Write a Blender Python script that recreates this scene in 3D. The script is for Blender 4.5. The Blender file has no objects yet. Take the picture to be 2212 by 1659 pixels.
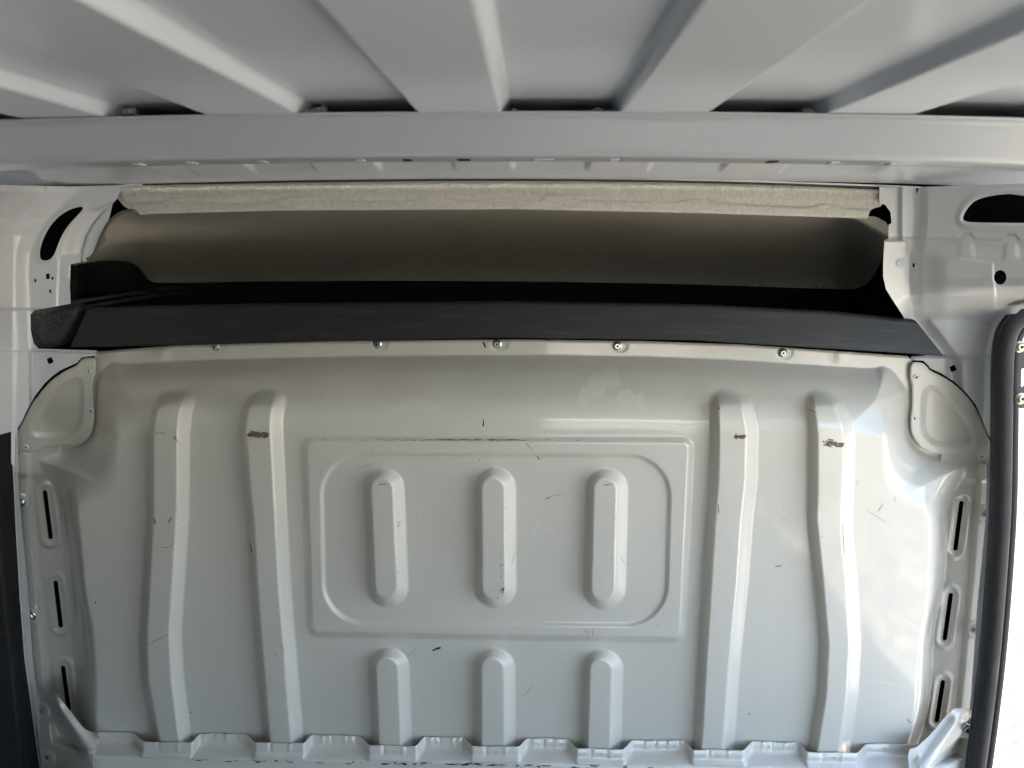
import bpy, bmesh, math, random
import numpy as np
from mathutils import Vector
random.seed(7); rng = np.random.RandomState(7)
S = bpy.context.scene
COL = S.collection
# ------------------------------------------------------------------ camera, world, sun, exposure
PITCH, YAW, F = math.radians(11.0), math.radians(1.35), 1650.0
CAM = np.array([0.0, 0.0, 1.65])
cd = bpy.data.cameras.new('camera'); cam = bpy.data.objects.new('camera', cd); COL.objects.link(cam)
cam.location = CAM; cam.rotation_euler = (math.pi/2-PITCH, 0, YAW)
cd.sensor_width = 36; cd.lens = 36*F/2212; cd.clip_start = 0.01; cd.clip_end = 2000
cd.dof.use_dof = True; cd.dof.focus_distance = 1.38; cd.dof.aperture_fstop = 5.2
S.camera = cam
W = bpy.data.worlds.new('World'); S.world = W; W.use_nodes = True
nt = W.node_tree; bg = nt.nodes['Background']
sky = nt.nodes.new('ShaderNodeTexSky'); sky.sky_type = 'NISHITA'; sky.sun_disc = False
SUN_EL, SUN_AZ = 50, -17           # high sun ahead of the van; it lights the paving beside it
sky.sun_elevation = math.radians(SUN_EL); sky.sun_rotation = math.radians(SUN_AZ)
nt.links.new(sky.outputs[0], bg.inputs[0]); bg.inputs[1].default_value = 0.07; sky.dust_density = 2.0
sl = bpy.data.lights.new('sun', 'SUN'); sl.energy = 5.0; sl.angle = math.radians(.5); sl.color = (1, .93, .83)
so = bpy.data.objects.new('sun', sl); COL.objects.link(so)
az, el = math.radians(SUN_AZ), math.radians(SUN_EL)
sd = Vector((math.sin(az)*math.cos(el), math.cos(az)*math.cos(el), math.sin(el)))
so.rotation_euler = sd.to_track_quat('Z', 'Y').to_euler(); so.location = (0, 8, 12)
S.view_settings.view_transform = 'Standard'; S.view_settings.look = 'None'
S.view_settings.gamma = 1; S.view_settings.use_curve_mapping = False
S.view_settings.exposure = 4.0
S.render.engine = 'CYCLES'
S.cycles.max_bounces = 14; S.cycles.diffuse_bounces = 8; S.cycles.glossy_bounces = 6
# ------------------------------------------------------------------ measuring helpers
# The photograph was measured in pixels (2212 x 1659); dirs()/at() turn a measured pixel plus a real distance Y
# into metres, so every sheet below has its own true distance, size and relief.
cp, sp, cy, sy = math.cos(PITCH), math.sin(PITCH), math.cos(YAW), math.sin(YAW)
def dirs(U, V):
    a = (np.asarray(U, float)-1106)/F; b = (829.5-np.asarray(V, float))/F
    # camera axes: right, forward (pitched down), up
    x, y, z = a, cp+b*sp, -sp+b*cp
    return x*cy-y*sy, x*sy+y*cy, z
def at(U, V, Y):
    dx, dy, dz = dirs(U, V); k = np.asarray(Y, float)/dy
    return np.stack([dx*k+CAM[0], np.asarray(Y, float)+0*k, dz*k+CAM[2]], -1)
def z_of(u, v, Y): return float(at(u, v, Y)[2])
def x_of(u, v, Y): return float(at(u, v, Y)[0])
def ss(t): t = np.clip(t, 0, 1); return t*t*(3-2*t)
def sdp(poly, U, V):
    """signed distance to a polygon, negative inside"""
    P = np.asarray(poly, float); n = len(P); d = np.full(U.shape, 1e18); s = np.ones(U.shape)
    for i in range(n):
        a = P[i]; b = P[i-1]; ex, ey = b-a; wx, wy = U-a[0], V-a[1]
        t = np.clip((wx*ex+wy*ey)/(ex*ex+ey*ey+1e-12), 0, 1)
        qx, qy = wx-ex*t, wy-ey*t; d = np.minimum(d, qx*qx+qy*qy)
        c1 = V >= a[1]; c2 = V < b[1]; c3 = ex*wy > ey*wx
        s = np.where((c1 & c2 & c3) | (~c1 & ~c2 & ~c3), -s, s)
    return s*np.sqrt(d)
def capsule(a, b, r, U, V):
    ax, ay = a; ex, ey = b[0]-ax, b[1]-ay
    t = np.clip(((U-ax)*ex+(V-ay)*ey)/(ex*ex+ey*ey), 0, 1)
    return np.hypot(U-ax-ex*t, V-ay-ey*t)-r
def rquad(q, r, U, V):
    q = np.asarray(q, float); c = q.mean(0); o = []
    for i, p in enumerate(q):
        a = q[i-1]-p; b = q[(i+1) % 4]-p
        o.append(p+r*(a/np.hypot(*a)+b/np.hypot(*b)))
    return sdp(o, U, V)-r
def smooth_poly(P, it=2, closed=True):
    P = [tuple(p) for p in P]
    for _ in range(it):
        Q = []; n = len(P)
        for i in range(n if closed else n-1):
            a = P[i]; b = P[(i+1) % n]
            Q += [(a[0]*.75+b[0]*.25, a[1]*.75+b[1]*.25), (a[0]*.25+b[0]*.75, a[1]*.25+b[1]*.75)]
        if not closed: Q = [P[0]]+Q+[P[-1]]
        P = Q
    return P
def noise2(U, V, s, seed):
    """smooth value noise"""
    r = np.random.RandomState(seed); g = r.rand(128, 128)
    x, y = (U/s) % 127, (V/s) % 127; i, j = x.astype(int), y.astype(int); fx, fy = ss(x-i), ss(y-j)
    i2, j2 = (i+1) % 128, (j+1) % 128
    return (g[j, i]*(1-fx)+g[j, i2]*fx)*(1-fy)+(g[j2, i]*(1-fx)+g[j2, i2]*fx)*fy
# ------------------------------------------------------------------ object helpers
def tag(o, label=None, cat=None, group=None, kind=None):
    for k, v in (('label', label), ('category', cat), ('group', group), ('kind', kind)):
        if v: o[k] = v
    return o
def link(name, me, mats, parent=None):
    o = bpy.data.objects.new(name, me); COL.objects.link(o)
    for m in (mats if isinstance(mats, (list, tuple)) else [mats]): me.materials.append(m)
    if parent is not None: o.parent = parent
    return o
def mesh(name, verts, faces, mats, parent=None, smooth=True, midx=None):
    me = bpy.data.meshes.new(name); me.from_pydata([tuple(map(float, v)) for v in verts], [], [tuple(map(int, f)) for f in faces])
    me.polygons.foreach_set('use_smooth', [smooth]*len(me.polygons))
    if midx is not None: me.polygons.foreach_set('material_index', midx)
    me.update()
    return link(name, me, mats, parent)
def solid(o, t, offset=1):
    m = o.modifiers.new('thick', 'SOLIDIFY'); m.thickness = t; m.offset = offset; return o
def sheet(name, poly, Yf, mats, step=3, holes=(), parent=None, thick=.0012, attrs=None, extra=None):
    """a pressed sheet: outline and holes cut cleanly, relief from the depth function Yf"""
    P = np.asarray(poly, float); u0, v0 = P.min(0)-step; u1, v1 = P.max(0)+step
    us = np.arange(u0, u1+step, step); vs = np.arange(v0, v1+step, step)
    U, V = np.meshgrid(us, vs)
    def sdf(U, V):
        d = sdp(poly, U, V)
        for h in holes: d = np.maximum(d, -h(U, V))
        return d
    e = .3
    for _ in range(3):
        d = sdf(U, V); near = np.abs(d) < step*.62
        gx = (sdf(U+e, V)-sdf(U-e, V))/(2*e); gy = (sdf(U, V+e)-sdf(U, V-e))/(2*e)
        g = np.maximum(gx*gx+gy*gy, .25)
        U = np.where(near, U-d*gx/g, U); V = np.where(near, V-d*gy/g, V)
    d = sdf(U, V); ok = d < step*.2
    pos = at(U, V, Yf(U, V)); nv, nu = U.shape; idx = np.arange(nu*nv).reshape(nv, nu)
    cu = .25*(U[:-1, :-1]+U[1:, :-1]+U[:-1, 1:]+U[1:, 1:]); cv = .25*(V[:-1, :-1]+V[1:, :-1]+V[:-1, 1:]+V[1:, 1:])
    q = ok[:-1, :-1] & ok[1:, :-1] & ok[:-1, 1:] & ok[1:, 1:] & (sdf(cu, cv) < 0)
    quads = np.stack([idx[1:, :-1][q], idx[1:, 1:][q], idx[:-1, 1:][q], idx[:-1, :-1][q]], -1)
    tris = []
    corners = [(idx[1:, :-1], ok[1:, :-1]), (idx[1:, 1:], ok[1:, 1:]), (idx[:-1, 1:], ok[:-1, 1:]), (idx[:-1, :-1], ok[:-1, :-1])]
    Uf, Vf = U.ravel(), V.ravel()
    for k in range(4):
        (a, oa), (b, ob), (c, oc), (_, od) = [corners[(k+i) % 4] for i in range(4)]
        m = oa & ob & oc & ~od
        t = np.stack([a[m], b[m], c[m]], -1)
        if len(t):
            good = sdf(Uf[t].mean(1), Vf[t].mean(1)) < 0; tris.append(t[good])
    tris = np.concatenate(tris) if tris else np.zeros((0, 3), int)
    used = np.unique(np.concatenate([quads.ravel(), tris.ravel()])); rm = np.full(nu*nv, -1); rm[used] = np.arange(len(used))
    quads = rm[quads]; tris = rm[tris]; co = pos.reshape(-1, 3)[used]
    n = len(co); th = thick or .001
    E = np.concatenate([quads[:, [0, 1]], quads[:, [1, 2]], quads[:, [2, 3]], quads[:, [3, 0]], tris[:, [0, 1]], tris[:, [1, 2]], tris[:, [2, 0]]])
    key = np.sort(E, 1); kk = key[:, 0].astype(np.int64)*n+key[:, 1]; _, inv, cnt = np.unique(kk, return_inverse=True, return_counts=True)
    B = E[cnt[inv] == 1]; bv = np.unique(B); rb = np.full(n, -1); rb[bv] = np.arange(len(bv)); nb = len(bv); off = np.array([0, th, 0])
    allco = np.concatenate([co, co+off, co[bv], co[bv]+off]); src = np.concatenate([np.arange(n), np.arange(n), bv, bv])
    side = np.stack([rb[B[:, 1]]+2*n, rb[B[:, 0]]+2*n, rb[B[:, 0]]+2*n+nb, rb[B[:, 1]]+2*n+nb], -1)
    Q4 = np.concatenate([quads, quads[:, ::-1]+n, side]); T3 = np.concatenate([tris, tris[:, ::-1]+n])
    me = bpy.data.meshes.new(name); me.vertices.add(len(allco)); me.vertices.foreach_set('co', allco.ravel())
    nl = Q4.size+T3.size; me.loops.add(nl); me.loops.foreach_set('vertex_index', np.concatenate([Q4.ravel(), T3.ravel()]))
    npoly = len(Q4)+len(T3); me.polygons.add(npoly)
    me.polygons.foreach_set('loop_start', np.concatenate([np.arange(len(Q4))*4, Q4.size+np.arange(len(T3))*3]))
    me.polygons.foreach_set('use_smooth', np.ones(npoly, bool))
    me.update(calc_edges=True)
    used = used[src]
    if attrs:
        for an, fn in attrs.items():
            at_ = me.attributes.new(an, 'FLOAT', 'POINT'); at_.data.foreach_set('value', fn(Uf[used], Vf[used]).astype(np.float32))
    return link(name, me, mats, parent)
def box(name, lo, hi, mat, parent=None, bev=0):
    bm = bmesh.new(); bmesh.ops.create_cube(bm, size=1)
    for v in bm.verts: v.co = Vector([(lo[i]+hi[i])/2+v.co[i]*(hi[i]-lo[i]) for i in range(3)])
    if bev: bmesh.ops.bevel(bm, geom=bm.edges[:], offset=bev, segments=3, affect='EDGES', profile=.5)
    me = bpy.data.meshes.new(name); bm.to_mesh(me); bm.free()
    return link(name, me, mat, parent)
def loft(name, rings, mat, parent=None, closed=True, smooth=True, caps=True):
    rings = [np.asarray(r) for r in rings]; n = len(rings[0]); V = np.concatenate(rings); Fc = []
    for i in range(len(rings)-1):
        for j in range(n if closed else n-1):
            a = i*n+j; b = i*n+(j+1) % n; Fc.append((a, b, b+n, a+n))
    if closed and caps: Fc.append(tuple(range(n))[::-1]); Fc.append(tuple((len(rings)-1)*n+j for j in range(n)))
    return mesh(name, V, Fc, mat, parent, smooth)
def tube(name, pts, r, mat, parent=None, n=12, squash=1.0):
    pts = [Vector(p) for p in pts]; rings = []
    for i, p in enumerate(pts):
        t = (pts[min(i+1, len(pts)-1)]-pts[max(i-1, 0)]).normalized()
        s = t.cross(Vector((0, 1, 0))).normalized(); w = s.cross(t).normalized()
        rings.append([p+s*r*math.cos(a)+w*r*squash*math.sin(a) for a in [2*math.pi*k/n for k in range(n)]])
    return loft(name, rings, mat, parent)
# ------------------------------------------------------------------ materials
def mat(name, col, rough=.4, metal=0, coat=0, bump=None, var=0, vscale=8, spec=.5, coatr=.08):
    m = bpy.data.materials.new(name); m.use_nodes = True; n = m.node_tree; b = n.nodes['Principled BSDF']
    b.inputs['Base Color'].default_value = (*col, 1); b.inputs['Roughness'].default_value = rough
    b.inputs['Metallic'].default_value = metal; b.inputs['Coat Weight'].default_value = coat; b.inputs['Coat Roughness'].default_value = coatr
    b.inputs['Specular IOR Level'].default_value = spec
    tc = n.nodes.new('ShaderNodeTexCoord')
    if var:
        no = n.nodes.new('ShaderNodeTexNoise'); no.inputs['Scale'].default_value = vscale; no.inputs['Detail'].default_value = 6
        n.links.new(tc.outputs['Object'], no.inputs['Vector'])
        mx = n.nodes.new('ShaderNodeMix'); mx.data_type = 'RGBA'
        mx.inputs['A'].default_value = (*[c*(1-var) for c in col], 1); mx.inputs['B'].default_value = (*[min(1, c*(1+var)) for c in col], 1)
        n.links.new(no.outputs['Fac'], mx.inputs['Factor']); n.links.new(mx.outputs['Result'], b.inputs['Base Color'])
        mr = n.nodes.new('ShaderNodeMapRange'); mr.inputs['To Min'].default_value = rough*.8; mr.inputs['To Max'].default_value = min(1, rough*1.25)
        n.links.new(no.outputs['Fac'], mr.inputs['Value']); n.links.new(mr.outputs['Result'], b.inputs['Roughness'])
    if bump:
        sc, st, dist = bump
        nb = n.nodes.new('ShaderNodeTexNoise'); nb.inputs['Scale'].default_value = sc; nb.inputs['Detail'].default_value = 4
        n.links.new(tc.outputs['Object'], nb.inputs['Vector'])
        bu = n.nodes.new('ShaderNodeBump'); bu.inputs['Strength'].default_value = st; bu.inputs['Distance'].default_value = dist
        n.links.new(nb.outputs['Fac'], bu.inputs['Height']); n.links.new(bu.outputs['Normal'], b.inputs['Normal'])
    return m
PAINT = (.70, .715, .725)
M_paint = mat('white_body_paint', PAINT, .32, coat=.9, var=.03, vscale=5, bump=(180, .05, .0006))
M_plate = mat('pressed_plate_paint', (.64, .61, .54), .34, coat=.6, var=.03, vscale=6, bump=(180, .05, .0006))
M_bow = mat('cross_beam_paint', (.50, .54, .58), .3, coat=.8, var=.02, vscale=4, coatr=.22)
M_roof = mat('roof_paint', (.655, .70, .76), .34, coat=.6, var=.02, vscale=3, coatr=.16)
M_black = mat('black_plastic', (.011, .0115, .013), .5, var=.25, vscale=9, bump=(900, .3, .0004))
M_clad = mat('black_cladding', (.006, .006, .007), .5, var=.3, vscale=9, bump=(500, .3, .0005))
M_void = mat('unlit_black', (.004, .004, .004), .9)  # near-black standing in for shade in the cab and behind the bow
M_rubber = mat('rubber', (.013, .013, .014), .62, var=.3, vscale=20, bump=(300, .3, .0006))
M_foam = mat('dark_foam', (.060, .058, .056), .9, var=.5, vscale=160, bump=(260, 1, .003), spec=.2)
M_zinc = mat('zinc_steel', (.62, .63, .65), .28, metal=1, var=.2, vscale=300)
M_hole = mat('dark_recess', (.01, .01, .012), .8)
M_mark = mat('marker_ink', (.004, .004, .01), .5)
M_scuff = mat('rub_mark', (.20, .15, .10), .8, var=.6, vscale=200)
M_scuff2 = mat('faint_scratch', (.24, .235, .22), .7)
M_light_scr = mat('pale_scratch', (.72, .71, .68), .6)
M_felt = mat('felt', (.64, .62, .55), .95, var=.22, vscale=170, bump=(420, .8, .0016), spec=.1)
M_liner = mat('headliner_cloth', (.34, .315, .265), .95, var=.1, vscale=40, bump=(500, .5, .001), spec=.1)
M_brass = mat('yellow_zinc', (.80, .74, .55), .35, metal=1)
M_dark_metal = mat('black_steel', (.03, .03, .035), .4)
def shelf_material():
    m = mat('shelf_plastic', (.011, .0115, .013), .5, bump=(900, .3, .0004)); n = m.node_tree; b = n.nodes['Principled BSDF']
    tc = n.nodes['Texture Coordinate']; mp = n.nodes.new('ShaderNodeMapping'); mp.inputs['Scale'].default_value = (5, 30, 60)
    no = n.nodes.new('ShaderNodeTexNoise'); no.inputs['Scale'].default_value = 1.6; no.inputs['Detail'].default_value = 9; no.inputs['Roughness'].default_value = .7
    n.links.new(tc.outputs['Object'], mp.inputs['Vector']); n.links.new(mp.outputs['Vector'], no.inputs['Vector'])
    r = n.nodes.new('ShaderNodeMapRange'); r.inputs['From Min'].default_value = .52; r.inputs['From Max'].default_value = .8; n.links.new(no.outputs['Fac'], r.inputs['Value'])
    mx = n.nodes.new('ShaderNodeMix'); mx.data_type = 'RGBA'; mx.inputs['A'].default_value = (.010, .0105, .012, 1); mx.inputs['B'].default_value = (.05, .045, .038, 1)
    n.links.new(r.outputs['Result'], mx.inputs['Factor']); n.links.new(mx.outputs['Result'], b.inputs['Base Color']); return m
M_shelf = shelf_material()
M_trim = mat('grained_trim', (.006, .006, .006), .85, bump=(350, 1, .002), spec=.15)
def bulk_material():
    m = mat('bulkhead_paint', PAINT, .33, coat=.55, bump=(150, .06, .0006), coatr=.07)
    n = m.node_tree; b = n.nodes['Principled BSDF']
    tc = n.nodes['Texture Coordinate'] if 'Texture Coordinate' in n.nodes else n.nodes.new('ShaderNodeTexCoord')
    a = n.nodes.new('ShaderNodeAttribute'); a.attribute_name = 'dust'
    no = n.nodes.new('ShaderNodeTexNoise'); no.inputs['Scale'].default_value = 420; no.inputs['Detail'].default_value = 3
    no2 = n.nodes.new('ShaderNodeTexNoise'); no2.inputs['Scale'].default_value = 7; no2.inputs['Detail'].default_value = 5
    for x in (no, no2): n.links.new(tc.outputs['Object'], x.inputs['Vector'])
    mul = n.nodes.new('ShaderNodeMath'); mul.operation = 'MULTIPLY'; n.links.new(a.outputs['Fac'], mul.inputs[0])
    r = n.nodes.new('ShaderNodeMapRange'); r.inputs['From Min'].default_value = .38; r.inputs['From Max'].default_value = .62
    r.inputs['To Min'].default_value = .72; n.links.new(no.outputs['Fac'], r.inputs['Value']); n.links.new(r.outputs['Result'], mul.inputs[1])
    c = n.nodes.new('ShaderNodeMix'); c.data_type = 'RGBA'
    c.inputs['A'].default_value = (.63, .60, .53, 1); c.inputs['B'].default_value = (.665, .635, .565, 1)
    n.links.new(no2.outputs['Fac'], c.inputs['Factor'])
    c2 = n.nodes.new('ShaderNodeMix'); c2.data_type = 'RGBA'; n.links.new(mul.outputs[0], c2.inputs['Factor'])
    n.links.new(c.outputs['Result'], c2.inputs['A']); c2.inputs['B'].default_value = (.47, .44, .37, 1)
    n.links.new(c2.outputs['Result'], b.inputs['Base Color'])
    rr = n.nodes.new('ShaderNodeMapRange'); rr.inputs['To Min'].default_value = .33; rr.inputs['To Max'].default_value = .75
    n.links.new(a.outputs['Fac'], rr.inputs['Value']); n.links.new(rr.outputs['Result'], b.inputs['Roughness'])
    cw = n.nodes.new('ShaderNodeMapRange'); cw.inputs['To Min'].default_value = .95; cw.inputs['To Max'].default_value = .0
    n.links.new(a.outputs['Fac'], cw.inputs['Value']); n.links.new(cw.outputs['Result'], b.inputs['Coat Weight'])
    return m
M_bulk = bulk_material(); M_bulk.node_tree.nodes['Principled BSDF'].inputs['Coat IOR'].default_value = 1.6; M_bulk.node_tree.nodes['Principled BSDF'].inputs['Coat Roughness'].default_value = .075; M_bulk.node_tree.nodes['Principled BSDF'].inputs['Specular IOR Level'].default_value = .35
# ------------------------------------------------------------------ outside ground
def ground_material():
    m = mat('pale_paving', (.42, .40, .36), .9); n = m.node_tree; b = n.nodes['Principled BSDF']
    tc = n.nodes.new('ShaderNodeTexCoord')
    v = n.nodes.new('ShaderNodeTexVoronoi'); v.feature = 'DISTANCE_TO_EDGE'; v.inputs['Scale'].default_value = 13
    d = n.nodes.new('ShaderNodeTexNoise'); d.inputs['Scale'].default_value = 12; d.inputs['Detail'].default_value = 8
    ad = n.nodes.new('ShaderNodeMix'); ad.data_type = 'RGBA'; ad.inputs['Factor'].default_value = .06
    n.links.new(tc.outputs['Object'], d.inputs['Vector']); n.links.new(tc.outputs['Object'], ad.inputs['A']); n.links.new(d.outputs['Color'], ad.inputs['B'])
    n.links.new(ad.outputs['Result'], v.inputs['Vector'])
    r = n.nodes.new('ShaderNodeMapRange'); r.inputs['From Min'].default_value = .035; r.inputs['From Max'].default_value = .34; n.links.new(v.outputs['Distance'], r.inputs['Value'])
    mx = n.nodes.new('ShaderNodeMix'); mx.data_type = 'RGBA'; mx.inputs['A'].default_value = (.014, .013, .011, 1); mx.inputs['B'].default_value = (.37, .34, .285, 1)
    n.links.new(r.outputs['Result'], mx.inputs['Factor']); n.links.new(mx.outputs['Result'], b.inputs['Base Color'])
    return m
g = mesh('pavement', [(-200, -200, 0), (200, -200, 0), (200, 200, 0), (-200, 200, 0)], [(0, 1, 2, 3)], ground_material(), smooth=False)
tag(g, kind='structure')
# ------------------------------------------------------------------ body dimensions (metres)
D = 1.437                      # flange plane of the bulkhead
HB = .095                     # how far the bulkhead bulges toward the load space
XL, XR = -.975, .905          # inner side planes
ZR = CAM[2]+.130              # low face of the roof corrugation
YB = .87                      # rear web of the roof bow
ZF = .60                      # load floor
# ------------------------------------------------------------------ roof: corrugated skin
def roof_rib(X):
    """1 on the high bands, 0 on the low bands (edges measured at the roof bow)"""
    e = [(-20, 62), (235, 455), (646, 907), (1081, 1341), (1525, 1781), (1962, 2260)]
    out = np.zeros_like(X)
    for a, b in e:
        xa, xb = x_of(a, 243, YB), x_of(b, 243, YB); w = .0105
        out = np.maximum(out, np.minimum(ss((X-xa)/w), ss((xb-X)/w)))
    return out
XC = -.055
def roof_z(X, Y):
    amp = .0135*(1-ss((Y-1.24)/.09))
    arch = .020*(X-XC)**2+.020*ss((np.abs(X-XC)-.75)/.25)
    drop = .032*ss((Y-1.14)/.25)
    return ZR+amp*roof_rib(X)-arch-drop
xs = np.unique(np.concatenate([np.linspace(XL-.01, XR+.02, 120)]+[np.linspace(x_of(u, 243, YB)-.015, x_of(u, 243, YB)+.015, 13) for u in (62, 235, 455, 646, 907, 1081, 1341, 1525, 1781, 1962)]))
xs = xs[(xs > XL-.02) & (xs < XR+.03)]
ys = np.concatenate([np.linspace(-1.5, 1.05, 50), np.linspace(1.08, 1.385, 30), [1.3865, 1.388]])
X, Y = np.meshgrid(xs, ys); Z = roof_z(X, Y); Z[-2] += .004; Z[-1] += .045
nu = len(xs); fc = [(j*nu+i, (j+1)*nu+i, (j+1)*nu+i+1, j*nu+i+1) for j in range(len(ys)-1) for i in range(nu-1)]
roof = solid(mesh('corrugated_roof_skin', np.stack([X, Y, Z], -1).reshape(-1, 3), fc, M_roof), .0012, -1)
tag(roof, 'ribbed white painted roof skin overhead, out of focus, above the cross beam', 'van roof', kind='thing')
# front header lips below the roof edge
def arc_line(pts, Y):
    P = smooth_poly(pts, 2, False); return [tuple(at(u, v, Y)) for u, v in P]
tube('header_lip', arc_line([(-60, 397), (120, 401), (330, 393), (700, 386), (1106, 383.5), (1500, 387), (1930, 402), (1990, 405)], 1.392), .0016, M_paint, roof, 8)
tube('felt_shadow_line', arc_line([(60, 401), (330, 397), (700, 390), (1106, 387), (1500, 391), (1915, 405)], 1.399), .0024, M_dark_metal, roof, 8)  # dark tube paints the shadow along the felt's top edge
# ------------------------------------------------------------------ roof bow (cross beam): hat section with a front flange that closes on the skin
def bow_profile(X):
    b = -(.026*(X-XC)**2)-.012*ss((np.abs(X-XC)-.55)/.5)
    zt = ZR+b; zb = CAM[2]+.0865+b
    y0, y1 = YB, .972
    P = [(y0-.014, zt-.0005), (y0-.002, zt-.0012), (y0+.001, zt-.0035), (y0+.003, zt-.007), (y0+.006, zb+.006), (y0+.0085, zb+.0015), (y0+.013, zb), (y0+.045, zb-.0004), (y1-.03, zb-.0002), (y1-.006, zb+.002), (y1, zb+.007), (y1+.004, zt-.004), (y1+.008, zt+.0145), (y1+.0092, zt+.0145), (y1+.0052, zt-.004), (y1+.0012, zb+.008), (y1-.007, zb+.0032), (y0+.045, zb+.001), (y0+.014, zb+.0012), (y0+.0097, zb+.0025), (y0+.0072, zb+.007), (y0+.0045, zt-.006), (y0+.002, zt-.0022), (y0-.014, zt+.0005)]
    return [(X, a, c) for a, c in P]
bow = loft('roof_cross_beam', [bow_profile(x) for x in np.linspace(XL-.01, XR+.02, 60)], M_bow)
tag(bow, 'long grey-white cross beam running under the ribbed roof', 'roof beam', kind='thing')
def strip_prof(X):
    P = bow_profile(X); zt = P[3][2]; zb = P[6][2]
    return [(X, YB+.030, zb+.010), (X, YB+.030, zt+.013), (X, YB+.044, zt+.013), (X, YB+.044, zb+.010)]
loft('gap_shade_strip', [strip_prof(x) for x in np.linspace(XL, XR+.01, 40)], M_void, bow)  # black strip added to paint the shade in the gap above the bow
def prism(name, poly2, Y0, Y1, m, parent=None):
    """outline (X,Z) pushed from Y0 to Y1"""
    a = [(x, Y0, z) for x, z in poly2]; b = [(x, Y1, z) for x, z in poly2]
    return loft(name, [a, b], m, parent, smooth=False)
def on_bow(u, v):
    dx, dy, dz = dirs(u, v); z = CAM[2]+.0861-.02*(0)
    k = (z-CAM[2])/dz; return dx*k, dy*k
for u, w, m in ((420, 14, 0), (573, 13, 0), (783, 14, 0), (882, 17, 1), (1003, 26, 1), (1164, 20, 0), (1185, 20, 0), (1325, 20, 0), (1665, 18, 1), (1795, 18, 0), (1920, 16, 0), (305, 16, 0)):
    X0 = x_of(u, 341, .92); b = bow_profile(X0)[7][2]; wd = w/F*.46
    box('access_slot', (X0-wd, .905, b-.0012), (X0+wd, .922, b+.0008), M_hole if m else M_roof, bow, .0005)
def lump(u, v, Y, sx, sz, parent):
    bm = bmesh.new(); bmesh.ops.create_icosphere(bm, subdivisions=3, radius=1)
    c = at(u, v, Y)
    for w in bm.verts:
        k = 1+.25*math.sin(5*w.co.x+u)+.2*math.sin(7*w.co.z+2*w.co.y)
        w.co = Vector((c[0]+w.co.x*sx*k, c[1]+w.co.y*sz*k, c[2]+w.co.z*sz*k))
    me = bpy.data.meshes.new('sealant_lump'); bm.to_mesh(me); bm.free(); me.polygons.foreach_set('use_smooth', [True]*len(me.polygons)); link('sealant_lump', me, mat_seal, parent)
mat_seal = mat('grey_sealant', (.34, .33, .31), .7, bump=(200, .6, .002))
for u, v, sx, sz in ((272, 243, .010, .004), (288, 241, .005, .005), (678, 241, .009, .004), (698, 238, .006, .005), (1110, 241, .003, .004), (1290, 238, .006, .003), (120, 250, .03, .0022), (560, 247, .03, .0018), (1745, 240, .007, .003)): lump(u, v, .882, sx, sz, bow)
# ------------------------------------------------------------------ bulkhead: one pressed sheet
P0 = [(278, 787), (364, 780), (700, 770), (1106, 766), (1500, 772), (1808, 792), (1885, 797), (1908, 790), (1928, 800), (1948, 826), (1962, 850), (1960, 925), (1966, 952), (1985, 974), (2012, 987), (2060, 990), (2092, 1000), (2092, 1018), (2062, 1062), (2046, 1100), (2047, 1180), (2036, 1290), (2024, 1330), (2016, 1380), (2012, 1500), (1996, 1570), (1965, 1640), (1960, 1900), (190, 1900), (188, 1625), (176, 1570), (163, 1500), (157, 1400), (150, 1310), (143, 1250), (133, 1150), (122, 1075), (106, 1035), (88, 1010), (82, 995), (95, 985), (165, 966), (188, 955), (203, 935), (207, 900), (206, 850), (212, 815), (230, 790), (245, 780)]
P1 = [(268, 938), (700, 928), (1106, 924), (1500, 928), (1902, 942), (1905, 960), (1903, 1020), (1912, 1055), (1944, 1087), (2006, 1103), (2007, 1180), (2000, 1320), (1987, 1360), (1978, 1460), (1975, 1540), (1950, 1640), (1945, 1800), (210, 1800), (207, 1625), (212, 1540), (212, 1450), (205, 1345), (190, 1300), (177, 1150), (170, 1094), (185, 1090), (222, 1080), (245, 1060), (255, 1030), (255, 965)]
P0 = smooth_poly(P0, 1); P1 = smooth_poly(P1, 1)
def lin(v, pts): p = np.asarray(pts, float); return np.interp(v, p[:, 0], p[:, 1])
RIBS = [  # outer edges of the four long ribs, as (height, side) tables, and slope widths
 ([(850, 342), (890, 322), (940, 314), (1100, 314), (1250, 307), (1370, 300), (1465, 302), (1579, 323), (1660, 343)],
  [(850, 428), (890, 415), (930, 410), (1100, 409), (1250, 400), (1371, 392), (1465, 397), (1579, 411), (1660, 425)], 18, 28),
 ([(840, 545), (885, 520), (930, 513), (1060, 524), (1124, 531), (1256, 538), (1430, 552), (1579, 565), (1660, 572)],
  [(845, 622), (900, 612), (925, 611), (1124, 621), (1256, 628), (1430, 642), (1579, 654), (1660, 660)], 18, 28),
 ([(850, 1531), (930, 1534), (1034, 1532), (1124, 1525), (1256, 1517), (1430, 1506), (1579, 1498), (1660, 1492)],
  [(845, 1606), (870, 1625), (930, 1637), (1034, 1635), (1124, 1625), (1256, 1616), (1430, 1599), (1579, 1588), (1660, 1582)], 21, 25),
 ([(850, 1735), (900, 1742), (940, 1746), (1060, 1746), (1124, 1744), (1170, 1749), (1256, 1758), (1395, 1770), (1500, 1765), (1586, 1751), (1660, 1740)],
  [(845, 1798), (870, 1822), (913, 1841), (948, 1847), (1060, 1844), (1124, 1841), (1170, 1843), (1256, 1852), (1395, 1859), (1500, 1853), (1586, 1841), (1660, 1832)], 21, 25)]
CAPS = [((829, 1056), (838, 1268), 44), ((1069, 1056), (1070, 1268), 45), ((1311, 1058), (1306, 1271), 45),
        ((840, 1444), (850, 1700), 44), ((1068, 1446), (1069, 1700), 45), ((1302, 1448), (1295, 1700), 44)]
HR = .026
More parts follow.
